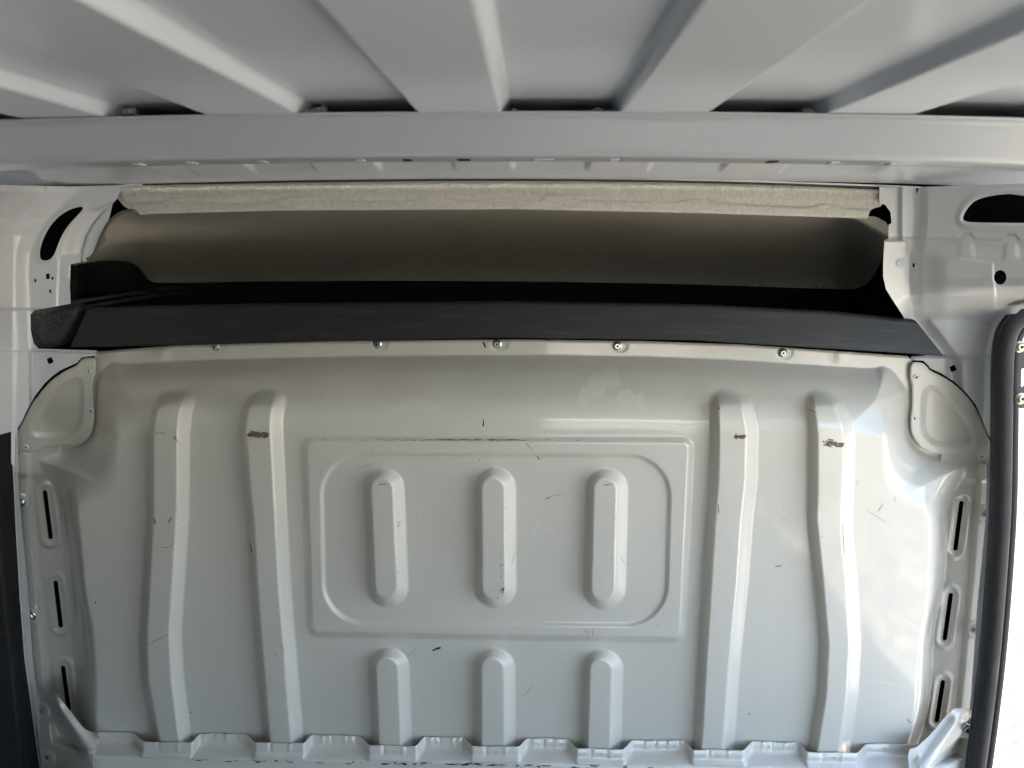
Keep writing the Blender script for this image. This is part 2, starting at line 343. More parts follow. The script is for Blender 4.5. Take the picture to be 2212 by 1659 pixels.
def rnd(t): # stamped cross-section: eased at both ends, straight flank
    t = np.clip(t, 0, 1); return .5*t+.5*ss(t)
def flank(t): # flat pressed flank with tight radii
    t = np.clip(t, 0, 1); return .78*t+.22*ss(t)
def bulge(U, V):
    d0 = -sdp(P0, U, V); d1 = sdp(P1, U, V)
    t = np.clip(d0, 0, None)/(np.clip(d0, 0, None)+np.clip(d1, 0, None)+1e-6)
    t = np.where(d1 <= 0, 1, np.where(d0 <= 0, 0, t))
    return 1-(1-t)**2
def ribs_h(U, V):
    h = np.zeros(U.shape)
    for L, R, wl, wr in RIBS:
        l, r = lin(V, L), lin(V, R)
        c = np.minimum(rnd((U-l)/wl), flank((r-U)/wr))
        topv = 838+10*np.abs((U-(l+r)/2)/((r-l)/2))**2
        h = np.maximum(h, c*ss((V-topv)/42))
    h = h*HR
    for a, b, r in CAPS:
        h = np.maximum(h, .026*flank(-capsule(a, b, r, U, V)/(21+4*ss((U-a[0]+20)/40)-4*ss((a[0]+20-U)/40))))
    return h
SLOT_L = [((97, 1064), (109, 1160)), ((120, 1259), (131, 1351)), ((136, 1443), (148, 1530))]
SLOT_R = [((2077, 1087), (2064, 1185)), ((2054, 1286), (2041, 1379)), ((2037, 1474), (2024, 1556))]
SCR_T = [(465, 749), (815, 743), (1074, 743), (1333, 747), (1690, 762)]
SCR_L = [(44, 1085), (69, 1329)]; SCR_R = [(2131, 1110), (2108, 1360)]
def bulk_Y(U, V):
    h = HB*bulge(U, V)+ribs_h(U, V)
    q = rquad([(650, 941), (1500, 944), (1479, 1389), (664, 1377)], 26, U, V)
    h += .0095*flank(-q/13)
    q = rquad([(690, 977), (1453, 981), (1442, 1355), (697, 1349)], 92, U, V)
    h -= .0065*flank(-q/8)
    # flange relief
    fl = 1-np.clip(bulge(U, V)*8, 0, 1)
    for a, b in SLOT_L+SLOT_R:
        c = capsule(a, b, 5, U, V)
        h += fl*(.0055*rnd(1-(c-14)/8)-.0045*rnd(1-(c-5)/7))
    for (x, y), s in [(p, -1) for p in SCR_L]+[(p, 1) for p in SCR_R]:
        c = capsule((x, y+2), (x+s*40, y+2), 23, U, V); h += fl*.0045*rnd(-c/6)
    h += fl*.010*(rnd((lin(V, [(990, 70), (1100, 74), (1300, 92), (1430, 104), (1660, 120)])-U)/14)*(V > 980)*(U < 300))
    h += fl*.010*(rnd((U-lin(V, [(990, 2112), (1100, 2104), (1250, 2092), (1400, 2078), (1660, 2052)]))/12)*(V > 1000)*(U > 1900))
    # fold across the flange beneath each corner plate
    h += fl*.007*((U < 130)*rnd((1036-V)/14)*(V > 960)+(U > 2030)*rnd((1046-V)/12)*(V > 960))
    # small edge beads: crease above the side flange
    for x, y in SCR_T:
        c = np.hypot(U-x-6, (V-y)*1.2)-20; h -= .0022*rnd(-c/7)
    for x, w, a in ((350, 16, .005), (1895-80, 14, .004), (245, 22, .006)):
        h += a*np.exp(-((U-x)/w)**2)*np.clip((790-V)/20, 0, 1)*np.clip((V-745)/14, 0, 1)
    # flange roll at the very top
    tv = lin(U, TOPV); h -= .004*np.clip(1-(V-tv)/6, 0, 1)**2
    # light oil-canning of the big flats
    h += .0006*(noise2(U, V, 170, 3)-.5)+.0003*(noise2(U, V, 70, 4)-.5)
    return D-h
TOPV = [(200, 760), (380, 746), (700, 737.5), (1106, 733), (1400, 737), (1600, 744), (1960, 769), (2000, 772)]
top = [(u, float(lin(u, TOPV))) for u in (205, 300, 380, 500, 700, 900, 1106, 1250, 1400, 1600, 1780, 1960)]
BP = top+[(1966, 775), (1990, 800), (2040, 850), (2100, 930), (2140, 990), (2143, 1100), (2136, 1135), (2131, 1250), (2119, 1340), (2121, 1385), (2112, 1400), (2104, 1500), (2097, 1640), (80, 1640), (77, 1530), (63, 1426), (57, 1365), (60, 1315), (55, 1300), (42, 1160), (34, 1110), (33, 990), (60, 950), (90, 880), (150, 810), (200, 790)]
CLEAN = [((1290, 835), 22, 30, .3), ((1322, 812), 16, 28, -.2), ((1352, 862), 22, 22, .2), ((1262, 862), 12, 30, 0), ((1385, 875), 12, 28, -.2), ((905, 900), 60, 42, .1), ((1335, 905), 60, 18, 0)]
def dust(U, V):
    up = np.clip(bulge(U, V)*3, 0, 1)*np.clip((1-bulge(U, V))*4, 0, 1)
    top_slope = up*(V < 945)*(U > 215)*(U < 1960)
    pockets = up*((V > 965)*(V < 1100)*((U < 240)))*.8
    d = .62*top_slope*(.6+.7*noise2(U, V, 60, 5))+.5*pockets
    d = np.where((V > 850) & (V < 935), d*1.25, d)
    for (x, y), a, b, r in CLEAN:
        c, s = math.cos(r), math.sin(r); p = ((U-x)*c+(V-y)*s)/a; q = (-(U-x)*s+(V-y)*c)/b
        k = ss((1.05-np.hypot(p, q)-.25*(noise2(U, V, 9, 8)-.5))*6); d = d*(1-.75*k)
    line = np.exp(-((V-lin(U, [(650, 947), (1500, 949)]))/3.5)**2)*(U > 690)*(U < 1440)*noise2(U, V, 22, 9)
    low = .16*noise2(U, V, 130, 11)*ss((V-1450)/160)
    return np.clip(d+.55*line+low+.06*noise2(U, V, 200, 12), 0, 1)
holes = [(lambda U, V, a=a, b=b: capsule(a, b, 5, U, V)) for a, b in SLOT_L+SLOT_R]
bulk = sheet('bulkhead', BP, bulk_Y, [M_bulk, M_mark, M_scuff, M_scuff2, M_light_scr], 2.4, holes, attrs={'dust': dust})
tag(bulk, 'light grey pressed steel bulkhead with raised ribs, capsule bosses and a framed centre', 'bulkhead', kind='thing')
# marks on the paint, laid a third of a millimetre proud of it and joined into the same mesh
def marks(o, Yf, items):
    bm = bmesh.new(); bm.from_mesh(o.data)
    for pts, w, mi in items:
        P = np.array(pts, float); seg = []
        for i in range(len(P)-1):
            n = max(2, int(np.hypot(*(P[i+1]-P[i]))/3)); seg += [P[i]+(P[i+1]-P[i])*k/n for k in range(n)]
        seg.append(P[-1]); P = np.array(seg)
        T = np.gradient(P, axis=0); T /= np.hypot(T[:, 0], T[:, 1])[:, None]+1e-9; N = np.stack([-T[:, 1], T[:, 0]], -1)
        k = np.linspace(0, 1, len(P)); ww = w*(.35+.65*np.sin(np.pi*np.clip(k, .04, .96)))*(.7+.6*rng.rand(len(P)))
        A = P+N*ww[:, None]; B = P-N*ww[:, None]
        a = [bm.verts.new(c) for c in at(A[:, 0], A[:, 1], Yf(A[:, 0], A[:, 1])-.0004)]
        b = [bm.verts.new(c) for c in at(B[:, 0], B[:, 1], Yf(B[:, 0], B[:, 1])-.0004)]
        for i in range(len(a)-1):
            f = bm.faces.new((a[i], a[i+1], b[i+1], b[i])); f.material_index = mi
    bm.to_mesh(o.data); bm.free()
def blotch(x0, x1, y0, y1, n, w, mi, slant=.2):
    out = []
    for _ in range(n):
        x = random.uniform(x0, x1); y = random.gauss((y0+y1)/2, (y1-y0)/4); l = random.uniform(3, 10)
        out.append(([(x, y), (x+l, y+random.uniform(-1, 1)*slant*l)], random.uniform(.5, 1)*w, mi))
    return out
it = [([(1043, 738), (1046, 744), (1049, 751)], 1.9, 1), ([(1045, 906), (1044, 919), (1042, 921)], 1.6, 1)]
it += blotch(534, 574, 932, 945, 64, 2.1, 2)+blotch(1584, 1606, 939, 949, 34, 2.0, 2)+blotch(1776, 1816, 950, 966, 60, 1.9, 2)
it += blotch(334, 350, 934, 938, 7, .8, 2)+blotch(373, 378, 938, 950, 7, .8, 2, 2)
for _ in range(60):
    x = random.gauss(985, 75); it.append(([(x, 950+random.gauss(0, 1)), (x+random.uniform(6, 24), 950+random.gauss(0, 1.2))], .6, 2))
for _ in range(22):
    x = random.uniform(690, 1320); it.append(([(x, 951+random.gauss(0, 1.5)), (x+random.uniform(4, 14), 951+random.gauss(0, 1.5))], .5, 3))
it += [([(1178, 1078), (1190, 1073)], 1.4, 2), ([(1190, 1073), (1220, 1065)], .5, 3), ([(934, 1406), (944, 1401), (953, 1399)], 2.3, 1), ([(1160, 986), (1166, 993)], 1.8, 2), ([(1135, 955), (1150, 972)], 1.0, 3),
       ([(802, 976), (809, 966)], .6, 2), ([(766, 1015), (810, 1000)], .5, 3), ([(332, 1117), (336, 1133)], 1.8, 2), ([(372, 1116), (362, 1131)], 1.6, 2), ([(540, 1172), (543, 1190), (541, 1196)], 1.3, 1), ([(373, 1160), (374, 1178), (363, 1182), (348, 1183)], .6, 2),
       ([(318, 1393), (345, 1380), (363, 1371)], .7, 2), ([(206, 1298), (206, 1305)], 1.3, 2), ([(412, 1537), (412, 1541)], 1.3, 1), ([(604, 1392), (611, 1398), (612, 1410)], .7, 2), ([(590, 1408), (600, 1417)], .5, 2),
       ([(1090, 1268), (1080, 1277), (1088, 1270), (1085, 1290)], 1.0, 1), ([(1083, 1290), (1070, 1294)], .7, 1), ([(1085, 1218), (1079, 1224)], .7, 1), ([(1085, 1244), (1079, 1249)], .6, 1), ([(1085, 1193), (1080, 1198)], .5, 1),
       ([(1113, 1190), (1104, 1224)], .5, 3), ([(1345, 1200), (1340, 1206), (1350, 1215), (1356, 1222)], .6, 3), ([(855, 1130), (866, 1125), (858, 1140), (862, 1126)], .6, 3), ([(1260, 1356), (1268, 1368)], .7, 3), ([(1271, 1358), (1271, 1380)], .5, 3), ([(1280, 1358), (1280, 1374)], .5, 3),
       ([(1674, 1224), (1688, 1222)], 1.8, 3), ([(1552, 1090), (1553, 1110)], .8, 1), ([(1555, 963), (1555, 965)], 2, 1), ([(1552, 880), (1554, 884)], 1.8, 1), ([(1616, 1541), (1621, 1541)], .8, 1), ([(1616, 1543), (1621, 1544)], .6, 1), ([(1745, 883), (1765, 893)], .6, 2),
       ([(1870, 1100), (1915, 1130)], .5, 3), ([(1896, 1105), (1905, 1093), (1908, 1088)], .6, 3), ([(1820, 1132), (1824, 1200)], .8, 3), ([(2030-72, 1552), (1968, 1562)], 1.3, 2), ([(912, 1080), (909, 1100), (909, 1130)], .5, 4), ([(1175, 1140), (1205, 1145)], .6, 4), ([(830+90, 1150), (905, 1152)], .5, 4),
       ([(1680, 1090), (1690, 1108), (1710, 1120)], .9, 4), ([(1865, 1470), (1900, 1473), (1960, 1481)], .7, 4), ([(1700, 1090+30), (1760, 1180)], .4, 4), ([(380, 1144), (410, 1118)], .6, 4), ([(1150, 1170), (1165, 1120)], .5, 4), ([(880, 1420), (900, 1400)], .5, 3), ([(1130, 1505), (1150, 1480)], .5, 3), ([(893, 1420), (900, 1411)], .4, 3)]
for _ in range(40):
    x, y = random.uniform(230, 1950), random.uniform(960, 1570); a = random.uniform(0, 3.14); l = random.uniform(2, 14)
    it.append(([(x, y), (x+l*math.cos(a), y+l*math.sin(a))], random.uniform(.25, .5), random.choice((3, 3, 4, 4, 2))))
for _ in range(14):
    x, y = random.uniform(300, 1900), random.uniform(820, 920); it.append(([(x, y), (x+random.uniform(2, 7), y+random.uniform(-2, 2))], .4, random.choice((3, 2))))
for _ in range(16):
    k = random.choice((840, 1070, 1308)); x = k+random.uniform(10, 20); y = random.uniform(1080, 1280); it.append(([(x, y), (x+6, y-5)], .4, 2))
for k in (829, 1310): it += blotch(k-12, k+8, 1045, 1048, 9, .7, 2)
marks(bulk, bulk_Y, it)
# ------------------------------------------------------------------ fasteners
def lathe_mesh(name, prof, n=24, hexr=None):
    """profile (radius, out) revolved about -Y (faces the load space)"""
    V, Fc = [], []
    for r, o in prof:
        for k in range(n): a = 2*math.pi*k/n; V.append((r*math.cos(a), -o, r*math.sin(a)))
    for i in range(len(prof)-1):
        for k in range(n): a = i*n+k; b = i*n+(k+1) % n; Fc.append((a, b, b+n, a+n))
    return V, Fc
def merge_parts(name, parts, mats):
    V, Fc, mi = [], [], []
    for (v, f), m in parts:
        o = len(V); V += v; Fc += [tuple(i+o for i in q) for q in f]; mi += [m]*len(f)
    me = bpy.data.meshes.new(name); me.from_pydata(V, [], Fc); me.polygons.foreach_set('use_smooth', [len(q) == 4 for q in Fc]); me.polygons.foreach_set('material_index', mi); me.update()
    for m in mats: me.materials.append(m)
    return me
def hexa(r, o0, o1, ch):
    V = []
    for rr, oo in ((r, o0), (r, o1-ch), (r-ch, o1), (0.0025, o1), (0.0018, o1-.0016)):
        for k in range(6): a = math.pi/3*k+.3; V.append((rr*math.cos(a), -oo, rr*math.sin(a)))
    Fc = [(i*6+k, i*6+(k+1) % 6, i*6+6+(k+1) % 6, i*6+6+k) for i in range(4) for k in range(6)]
    return V, Fc
bolt_me = merge_parts('bolt', [(lathe_mesh('a', [(.0001, -.002), (.0088, -.002), (.0088, .0005), (.0083, .0016), (.0060, .0030)]), 0), (hexa(.0056, .0026, .0072, .0009), 0), ([(.0019*math.cos(math.pi/3*k), -.0057, .0019*math.sin(math.pi/3*k)) for k in range(6)], [(0, 1, 2, 3, 4, 5)]) and (([(.0019*math.cos(math.pi/3*k+.3), -.0057, .0019*math.sin(math.pi/3*k+.3)) for k in range(6)], [(0, 1, 2, 3, 4, 5)]), 1)], [M_zinc, M_hole])
bolt_me.polygons.foreach_set('use_smooth', [False]*len(bolt_me.polygons))
rivet_me = merge_parts('rivet', [(lathe_mesh('a', [(.0062, -.001), (.0060, .0008), (.0048, .0019), (.0030, .0021), (.0020, .0012), (.0018, -.002)]), 0), ((lathe_mesh('b', [(.0001, .0002), (.0021, .0002)])), 1)], [M_paint, M_hole])
def put(me, name, u, v, Y, parent, s=1, rot=0):
    o = bpy.data.objects.new(name, me); COL.objects.link(o); o.location = at(u, v, Y); o.scale = (s,)*3; o.rotation_euler = (0, rot, 0)
    o.parent = parent; return o
for i, (u, v) in enumerate(SCR_T+SCR_L+SCR_R):
    y = float(bulk_Y(np.array([float(u)]), np.array([float(v)]))[0])
    put(bolt_me, 'bolt', u, v, y-.0006, bulk, 1.05 if i < 5 else 1.15, i*1.3)
# ------------------------------------------------------------------ corner cover plates
PL = [(206, 775), (198, 772), (177, 774), (171, 782), (164, 790), (148, 797), (132, 806), (115, 818), (100, 832), (77, 861), (66, 878), (58, 893), (50, 911), (40, 927), (36, 940), (36, 975), (41, 980), (74, 978), (93, 968), (119, 964), (164, 962), (185, 951), (198, 932), (203, 909), (202, 877), (200, 861), (201, 819), (206, 811)]
RL = smooth_poly([(183, 822), (183, 905), (172, 932), (148, 945), (79, 948), (64, 935), (67, 919), (87, 877), (116, 840), (148, 820), (172, 812)])
PR = [(1967, 790), (1973, 782), (1993, 783), (2003, 792), (2008, 800), (2034, 812), (2061, 829), (2087, 853), (2106, 877), (2119, 906), (2130, 935), (2139, 956), (2141, 993), (2139, 999), (2103, 997), (2090, 991), (2058, 983), (2013, 980), (1989, 967), (1975, 948), (1968, 930), (1967, 903), (1971, 882), (1971, 832), (1966, 819)]
RR = smooth_poly([(1990, 843), (2006, 832), (2018, 830), (2050, 856), (2077, 882), (2098, 914), (2112, 946), (2108, 961), (2092, 969), (2029, 969), (2003, 957), (1987, 935), (1987, 898)])
def plate(name, poly, rec, riv, label, sgn):
    def Yf(U, V):
        rim = sdp(poly, U, V)
        return D-.0105+.0075*rnd(-sdp(rec, U, V)/13)+.0015*ss(1+rim/3)+.0004*(noise2(U, V, 60, 20)-.5)-.0015*sgn*(U-1100)/1000*0
    o = sheet(name, smooth_poly(poly, 1), Yf, M_plate, 1.8, thick=.0014, parent=bulk)
    o['label'] = label
    for u, v in riv: put(rivet_me, 'rivet', u, v, float(Yf(np.array([float(u)]), np.array([float(v)]))[0])-.0004, o)
plate('corner_plate', PL, RL, [(192, 802), (196, 888), (56, 966)], 'shaded quarter-round cover plate riveted beside the black side cladding', 1)
plate('corner_plate', PR, RR, [(1979, 815), (1975, 904), (2120, 987)], 'bright quarter-round cover plate riveted beside the rubber door seal', -1)
# ------------------------------------------------------------------ left body side: pillar, side wall
def pillarL_Y(U, V):
    u1 = lin(V, [(395, 100), (415, 91), (472, 42), (488, 39), (509, 29), (665, 27), (800, 27), (960, 27)])
    u2 = lin(V, [(395, 200), (430, 150), (470, 112), (505, 85), (545, 66), (595, 62), (665, 67), (760, 72), (960, 60)])
    t = np.clip((u2-U)/(u2-u1), 0, 1)
    y = 1.368-.030*(.4*t+.6*ss(t))-.0013*np.clip(u1-U, 0, None)
    y += .010*ss((430-V)/26)*0
    # step to the inner quarter panel inside the cab opening
    i = lin(V, [(395, 330), (443, 190), (460, 170), (485, 150), (511, 136), (545, 127), (600, 124), (670, 122)])
    y += np.where(V < 672, .006*ss((U-i)/2.5), 0)+np.where(V < 600, .030*ss((U-i-18)/55)+.010*np.exp(-((U-i-50)/2.2)**2)*ss((585-V)/20)*ss((V-448)/10), 0)
    y += np.where(V < 600, .020*np.exp(-((U-i-34)/24)**2)*ss((575-V)/30)*ss((V-440)/20), 0)
    hole = sdp(HL, U, V); y -= .003*rnd(1-(hole-2)/8)
    y += .003*ss((V-668)/3)*(V < 760)+.004*ss((V-666)/3)
    for x, yy in ((80, 1), ): pass
    for cx, cyy in ((128, 588), (127, 606), (128, 628), (128, 650), (78, 638), (90, 640), (40, 648)): y -= .0008*np.exp(-((U-cx)**2+(V-cyy)**2)/6)
    y += .048*ss((V-755)/8)*ss((U-60)/10)
    return y+.0004*(noise2(U, V, 50, 30)-.5)
HL = smooth_poly([(85, 556), (86, 535), (99, 501), (119, 474), (138, 459), (159, 449), (183, 445), (172, 461), (148, 485), (132, 511), (122, 538), (114, 556), (103, 563), (90, 563)], 2)
def ell(cx, cyy, a, b): return lambda U, V: (np.hypot((U-cx)/a, (V-cyy)/b)-1)*min(a, b)
holesL = [lambda U, V: sdp(HL, U, V), lambda U, V: np.maximum(np.abs(U-103)-4.3, np.abs(V-597)-6), ell(76, 606, 2.6, 4.2), ell(113, 601, 2.6, 4), ell(108, 629, 2.8, 4.6),
          lambda U, V: (np.abs((U-108)*.95+(V-779)*.35)/9+np.abs(-(U-108)*.35+(V-779)*.95)/9)*6.4-6.4]
PLL = [(-120, 397), (60, 401), (150, 403), (250, 400), (306, 396), (308, 402), (262, 404), (252, 430), (243, 440), (236, 470), (226, 500), (213, 530), (205, 550), (190, 563), (152, 571), (150, 620), (152, 656), (110, 664), (74, 670), (65, 680), (66, 715), (72, 742), (82, 753), (210, 757), (206, 768), (176, 772), (166, 784), (148, 792), (130, 800), (112, 813), (96, 828), (74, 857), (56, 889), (48, 908), (38, 924), (33, 940), (30, 1010), (24, 1000), (24, 932), (-120, 975)]
pl = sheet('side_pillar', PLL, pillarL_Y, M_paint, 2.4, holesL)
tag(pl, 'white side pillar with a long curved slot and small square hole by the felt', 'body pillar', kind='thing')
LINZ = 1.42
for nm, lo, hi in (('light_block_side', (-1.19, 1.16, .34), (-1.16, 2.32, 1.80)), ('light_block_side', (-1.158, 1.16, .34), (XL-.036, 1.18, 1.80)), ('light_block_under', (-1.158, 1.182, .34), (.925, 1.50, .36)), ('light_block_under', (-1.1, 1.17, .362), (.925, 1.195, .545))):  # unseen black boxes added to stop sky light leaking in around the bulkhead
    tag(box(nm, lo, hi, M_clad), kind='structure')
# rear part of the left side wall, load floor and right wall behind the sliding door opening (they light the bulkhead)
wl = mesh('side_wall', [(XL-.004, -1.5, ZF), (XL-.004, 1.24, ZF), (XL-.004, 1.24, ZR+.005), (XL-.004, -1.5, ZR+.005), (XL-.034, -1.5, ZF), (XL-.034, 1.24, ZF), (XL-.034, 1.24, ZR+.005), (XL-.034, -1.5, ZR+.005)], [(0, 1, 2, 3), (7, 6, 5, 4), (0, 3, 7, 4), (1, 5, 6, 2), (3, 2, 6, 7), (0, 4, 5, 1)], M_paint, smooth=False)
tag(wl, kind='structure')
wr = box('side_wall', (XR+.03, -1.5, ZF), (XR+.06, .12, ZR+.01), M_paint); tag(wr, kind='structure')
wr2 = box('side_wall', (XR+.03, .122, CAM[2]+.01), (XR+.06, 1.22, ZR+.01), M_paint); tag(wr2, kind='structure')
fl = box('load_floor', (XL-.03, -1.5, ZF-.05), (XR+.02, 1.20, ZF-.01), mat('worn_floor', (.13, .128, .12), .6, var=.15)); tag(fl, kind='structure')
lw = box('side_wall', (XL-.003, -1.5, ZF), (XL+.006, 1.24, LINZ), M_clad); tag(lw, kind='structure')
rd = box('rear_light_block', (XL-.03, -1.56, ZF), (.10, -1.502, ZR+.02), mat('rear_block_dark', (.04, .04, .038), .6)); tag(rd, kind='structure')  # unseen dark panel added to hold back light from the rear
# black cladding on the lower left side wall
def clad_Y(U, V):
    e = lin(V, [(925, 24), (1000, 24), (1150, 31), (1300, 40), (1426, 50), (1659, 82), (1750, 94)])
    r = lin(V, [(925, -22), (1250, 8), (1450, 30), (1659, 50), (1750, 58)])
    return 1.352-.0012*(e-U)-.004*np.exp(-((U-r)/4)**2)
cl = sheet('side_cladding', [(-130, 962), (24, 925), (24, 1000), (31, 1150), (40, 1300), (50, 1426), (82, 1659), (94, 1750), (-130, 1750)], clad_Y, M_clad, 4, thick=.004)
tag(cl, 'black lining panel on the lower side wall, with one faint pale crease', 'lining panel', kind='thing')
# folded body seam between cladding and bulkhead
def seamL_Y(U, V):
    e = lin(V, [(925, 24), (1000, 24), (1150, 31), (1300, 40), (1426, 50), (1659, 82), (1750, 94)])
    return 1.378+.0016*(U-e)-.006*np.exp(-((U-e-4)/3)**2)
L = [(930, 25), (1000, 24), (1040, 27), (1150, 31), (1300, 40), (1426, 50), (1659, 82), (1750, 94)]
seam = sheet('body_seam', [(x, y) for y, x in L]+[(118, 1750), (103, 1659), (88, 1560), (70, 1426), (62, 1300), (48, 1150), (40, 1060), (38, 930)], seamL_Y, M_paint, 2.4, parent=pl)
# ------------------------------------------------------------------ right body side
HR1 = smooth_poly([(2081, 479), (2080, 466), (2095, 443), (2112, 430), (2150, 421), (2200, 418), (2260, 425), (2262, 482), (2120, 481)], 2)
def pillarR_Y(U, V):
    c = lin(V, [(395, 1990), (480, 1988), (600, 1975), (680, 1985), (780, 2070)])     # rounded corner of the post
    t = (U-c)/34
    y = 1.372-.020*ss(t+.5)-np.clip(U-c, 0, 250)*(.00058-.00040*ss((V-615)/75))
    y += .012*ss((1950-U)/10)*(V < 520)
    y -= .004*ss((V-518)/2.5)*ss((1962-U)/6)
    h1 = sdp(HR1, U, V); y -= .006*rnd(1-(h1-3)/16)*(U > 1990); y += .004*rnd(1-(h1-1)/6)
    ln = lin(U, [(1950, 511), (1985, 513), (2066, 513), (2078, 503), (2096, 503), (2107, 515), (2164, 515), (2176, 505), (2192, 505), (2203, 517), (2300, 520)])
    y += .0035*ss((V-ln)/2.5)
    y -= .009*ss((V-ln-12)/40)*ss((U-1990)/60)
    l2 = lin(U, [(1960, 545), (1990, 546), (2060, 554), (2143, 567), (2300, 567)])
    cover = np.minimum(ss((V-l2)/3), ss((2147+np.clip(V-590, 0, 40)*.12-U)/3))*(U > 1960)
    y -= .003*cover
    # lower roll of the rail, turning under toward the door opening
    roll = lin(U, [(1920, 640), (2000, 632), (2080, 634), (2150, 640), (2300, 640)])
    y += .075*ss((V-roll)/60)*ss((U-1935)/40)
    e = lin(V, [(640, 2260), (660, 2170), (700, 2142), (760, 2128), (850, 2124), (1000, 2126), (1100, 2126)])
    y -= .030*ss((U-e)/26)*(V > 640)
    y += .012*ss((V-765)/8)
    for cx, cyy in ((1944, 566), (1950, 540), (1990, 560), (2119, 585), (2119, 613), (1945, 645), (2060, 900)): y -= .001*np.exp(-((U-cx)**2+(V-cyy)**2)/8)
    y -= .0025*np.exp(-(np.hypot(U-1945, V-568)-6)**2/5)
    return y+.0006*(noise2(U, V, 50, 31)-.5)
holesR = [lambda U, V: sdp(HR1, U, V), ell(2161, 599, 14, 15.5), ell(1974, 573, 3, 5.2), lambda U, V: (np.abs((U-2059)*.93+(V-796)*.36)/9+np.abs(-(U-2059)*.36+(V-796)*.93)/9)*6.4-6.4]
PRR = [(1900, 404), (1978, 404), (1981, 420), (1986, 404), (2330, 392), (2330, 655), (2250, 657), (2205, 668), (2182, 690), (2168, 730), (2163, 800), (2163, 1010), (2160, 1120), (2150, 1110), (2146, 990), (2141, 950), (2131, 930), (2121, 903), (2108, 874), (2089, 850), (2063, 826), (2036, 808), (2010, 796), (2004, 788), (1994, 779), (1968, 778), (1968, 770), (2000, 768), (1985, 738), (1966, 708), (1948, 678), (1929, 649), (1914, 625), (1908, 599), (1908, 567), (1911, 518), (1919, 516), (1920, 485), (1926, 482), (1924, 458), (1912, 442), (1900, 440)]
pr = sheet('side_pillar', PRR, pillarR_Y, M_paint, 2.4, holesR)
tag(pr, 'white side pillar with a round hole, above the curved black rubber door seal', 'body pillar', kind='thing')
def seamR_Y(U, V):
    e = lin(V, [(1000, 2150), (1100, 2148), (1300, 2138), (1500, 2118), (1750, 2088)])
    return 1.388-.0016*np.clip(e-U, -40, 60)*-1*0+0*U-.012*ss((U-e+8)/8)
sheet('body_seam', [(2132, 990), (2163, 1000), (2166, 1100), (2155, 1300), (2136, 1500), (2108, 1700), (2080, 1700), (2098, 1500), (2112, 1300), (2130, 1120)], lambda U, V: 1.392-.010*ss((U-lin(V, [(1000, 2140), (1300, 2125), (1700, 2085)]))/10), M_paint, 2.4, parent=pr)
# ------------------------------------------------------------------ sliding door seal (two beads), sill frame and striker
def seal_path(off, Y, pts):
    P = smooth_poly(pts, 3, False); P = np.array(P); T = np.gradient(P, axis=0); T /= np.hypot(T[:, 0], T[:, 1])[:, None]
    N = np.stack([T[:, 1], -T[:, 0]], -1); Q = P+N*off
    return [tuple(at(u, v, Y)) for u, v in Q]
SP = [(2360, 670), (2260, 670), (2215, 678), (2186, 696), (2169, 730), (2164, 790), (2163, 950), (2161, 1100), (2149, 1280), (2139, 1400), (2126, 1517), (2106, 1665), (2090, 1780)]
s1 = tube('door_seal', seal_path(0, 1.335, SP), .0165, M_rubber, None, 16, 1.2)
tag(s1, 'black double rubber door seal curving down the edge of the opening', 'door seal', kind='thing')
tube('inner_bead', seal_path(23, 1.345, SP), .0095, M_rubber, s1, 14, 1.3)
tube('sealing_lip', seal_path(14, 1.325, SP), .0022, M_rubber, s1, 8)
tube('sealing_lip', seal_path(-15, 1.330, SP), .0020, M_rubber, s1, 8)
# outer frame of the opening
def frame_Y(U, V):
    e = lin(V, [(640, 2230), (760, 2194), (1100, 2192), (1280, 2180), (1420, 2168), (1560, 2148), (1750, 2118)])
    return 1.36+.0011*(U-e)+.010*ss((U-e-24)/3)+.006*ss((U-e-32)/3)
fr = sheet('opening_surround', [(2215, 640), (2182, 720), (2180, 1100), (2168, 1280), (2154, 1420), (2138, 1560), (2108, 1760), (2148, 1760), (2160, 1659), (2170, 1560), (2190, 1420), (2204, 1280), (2216, 1120), (2226, 900), (2260, 700)], frame_Y, M_paint, 2.4)
tag(fr, 'white edge of the door opening outside the rubber seal, bright with daylight', 'door frame', kind='thing')
st_poly = smooth_poly([(2190, 775), (2192, 745), (2200, 736), (2214, 736), (2226, 760), (2232, 860), (2222, 880), (2206, 884), (2194, 876), (2190, 850)], 2)
st = sheet('door_striker', st_poly, lambda U, V: 1.338+.006*rnd(1-(-sdp(st_poly, U, V))/6), M_dark_metal, 1.6, [lambda U, V: capsule((2211, 800), (2210, 832), 4.5, U, V)], thick=.004)
tag(st, 'black steel striker with two yellow-zinc screws outside the rubber seal', 'door striker', kind='thing')
tor_me = merge_parts('screw', [(lathe_mesh('a', [(.0001, -.003), (.0105, -.003), (.0105, 0), (.0095, .0012), (.0075, .0016), (.0070, .0045), (.0045, .0062), (.0032, .0062), (.0030, .0035), (.0001, .0035)]), 0), (lathe_mesh('b', [(.0001, .0037), (.0030, .0037)]), 1)], [M_brass, M_hole])
put(tor_me, 'screw', 2203, 749, 1.332, st, 1); put(tor_me, 'screw', 2205, 861, 1.332, st, 1)
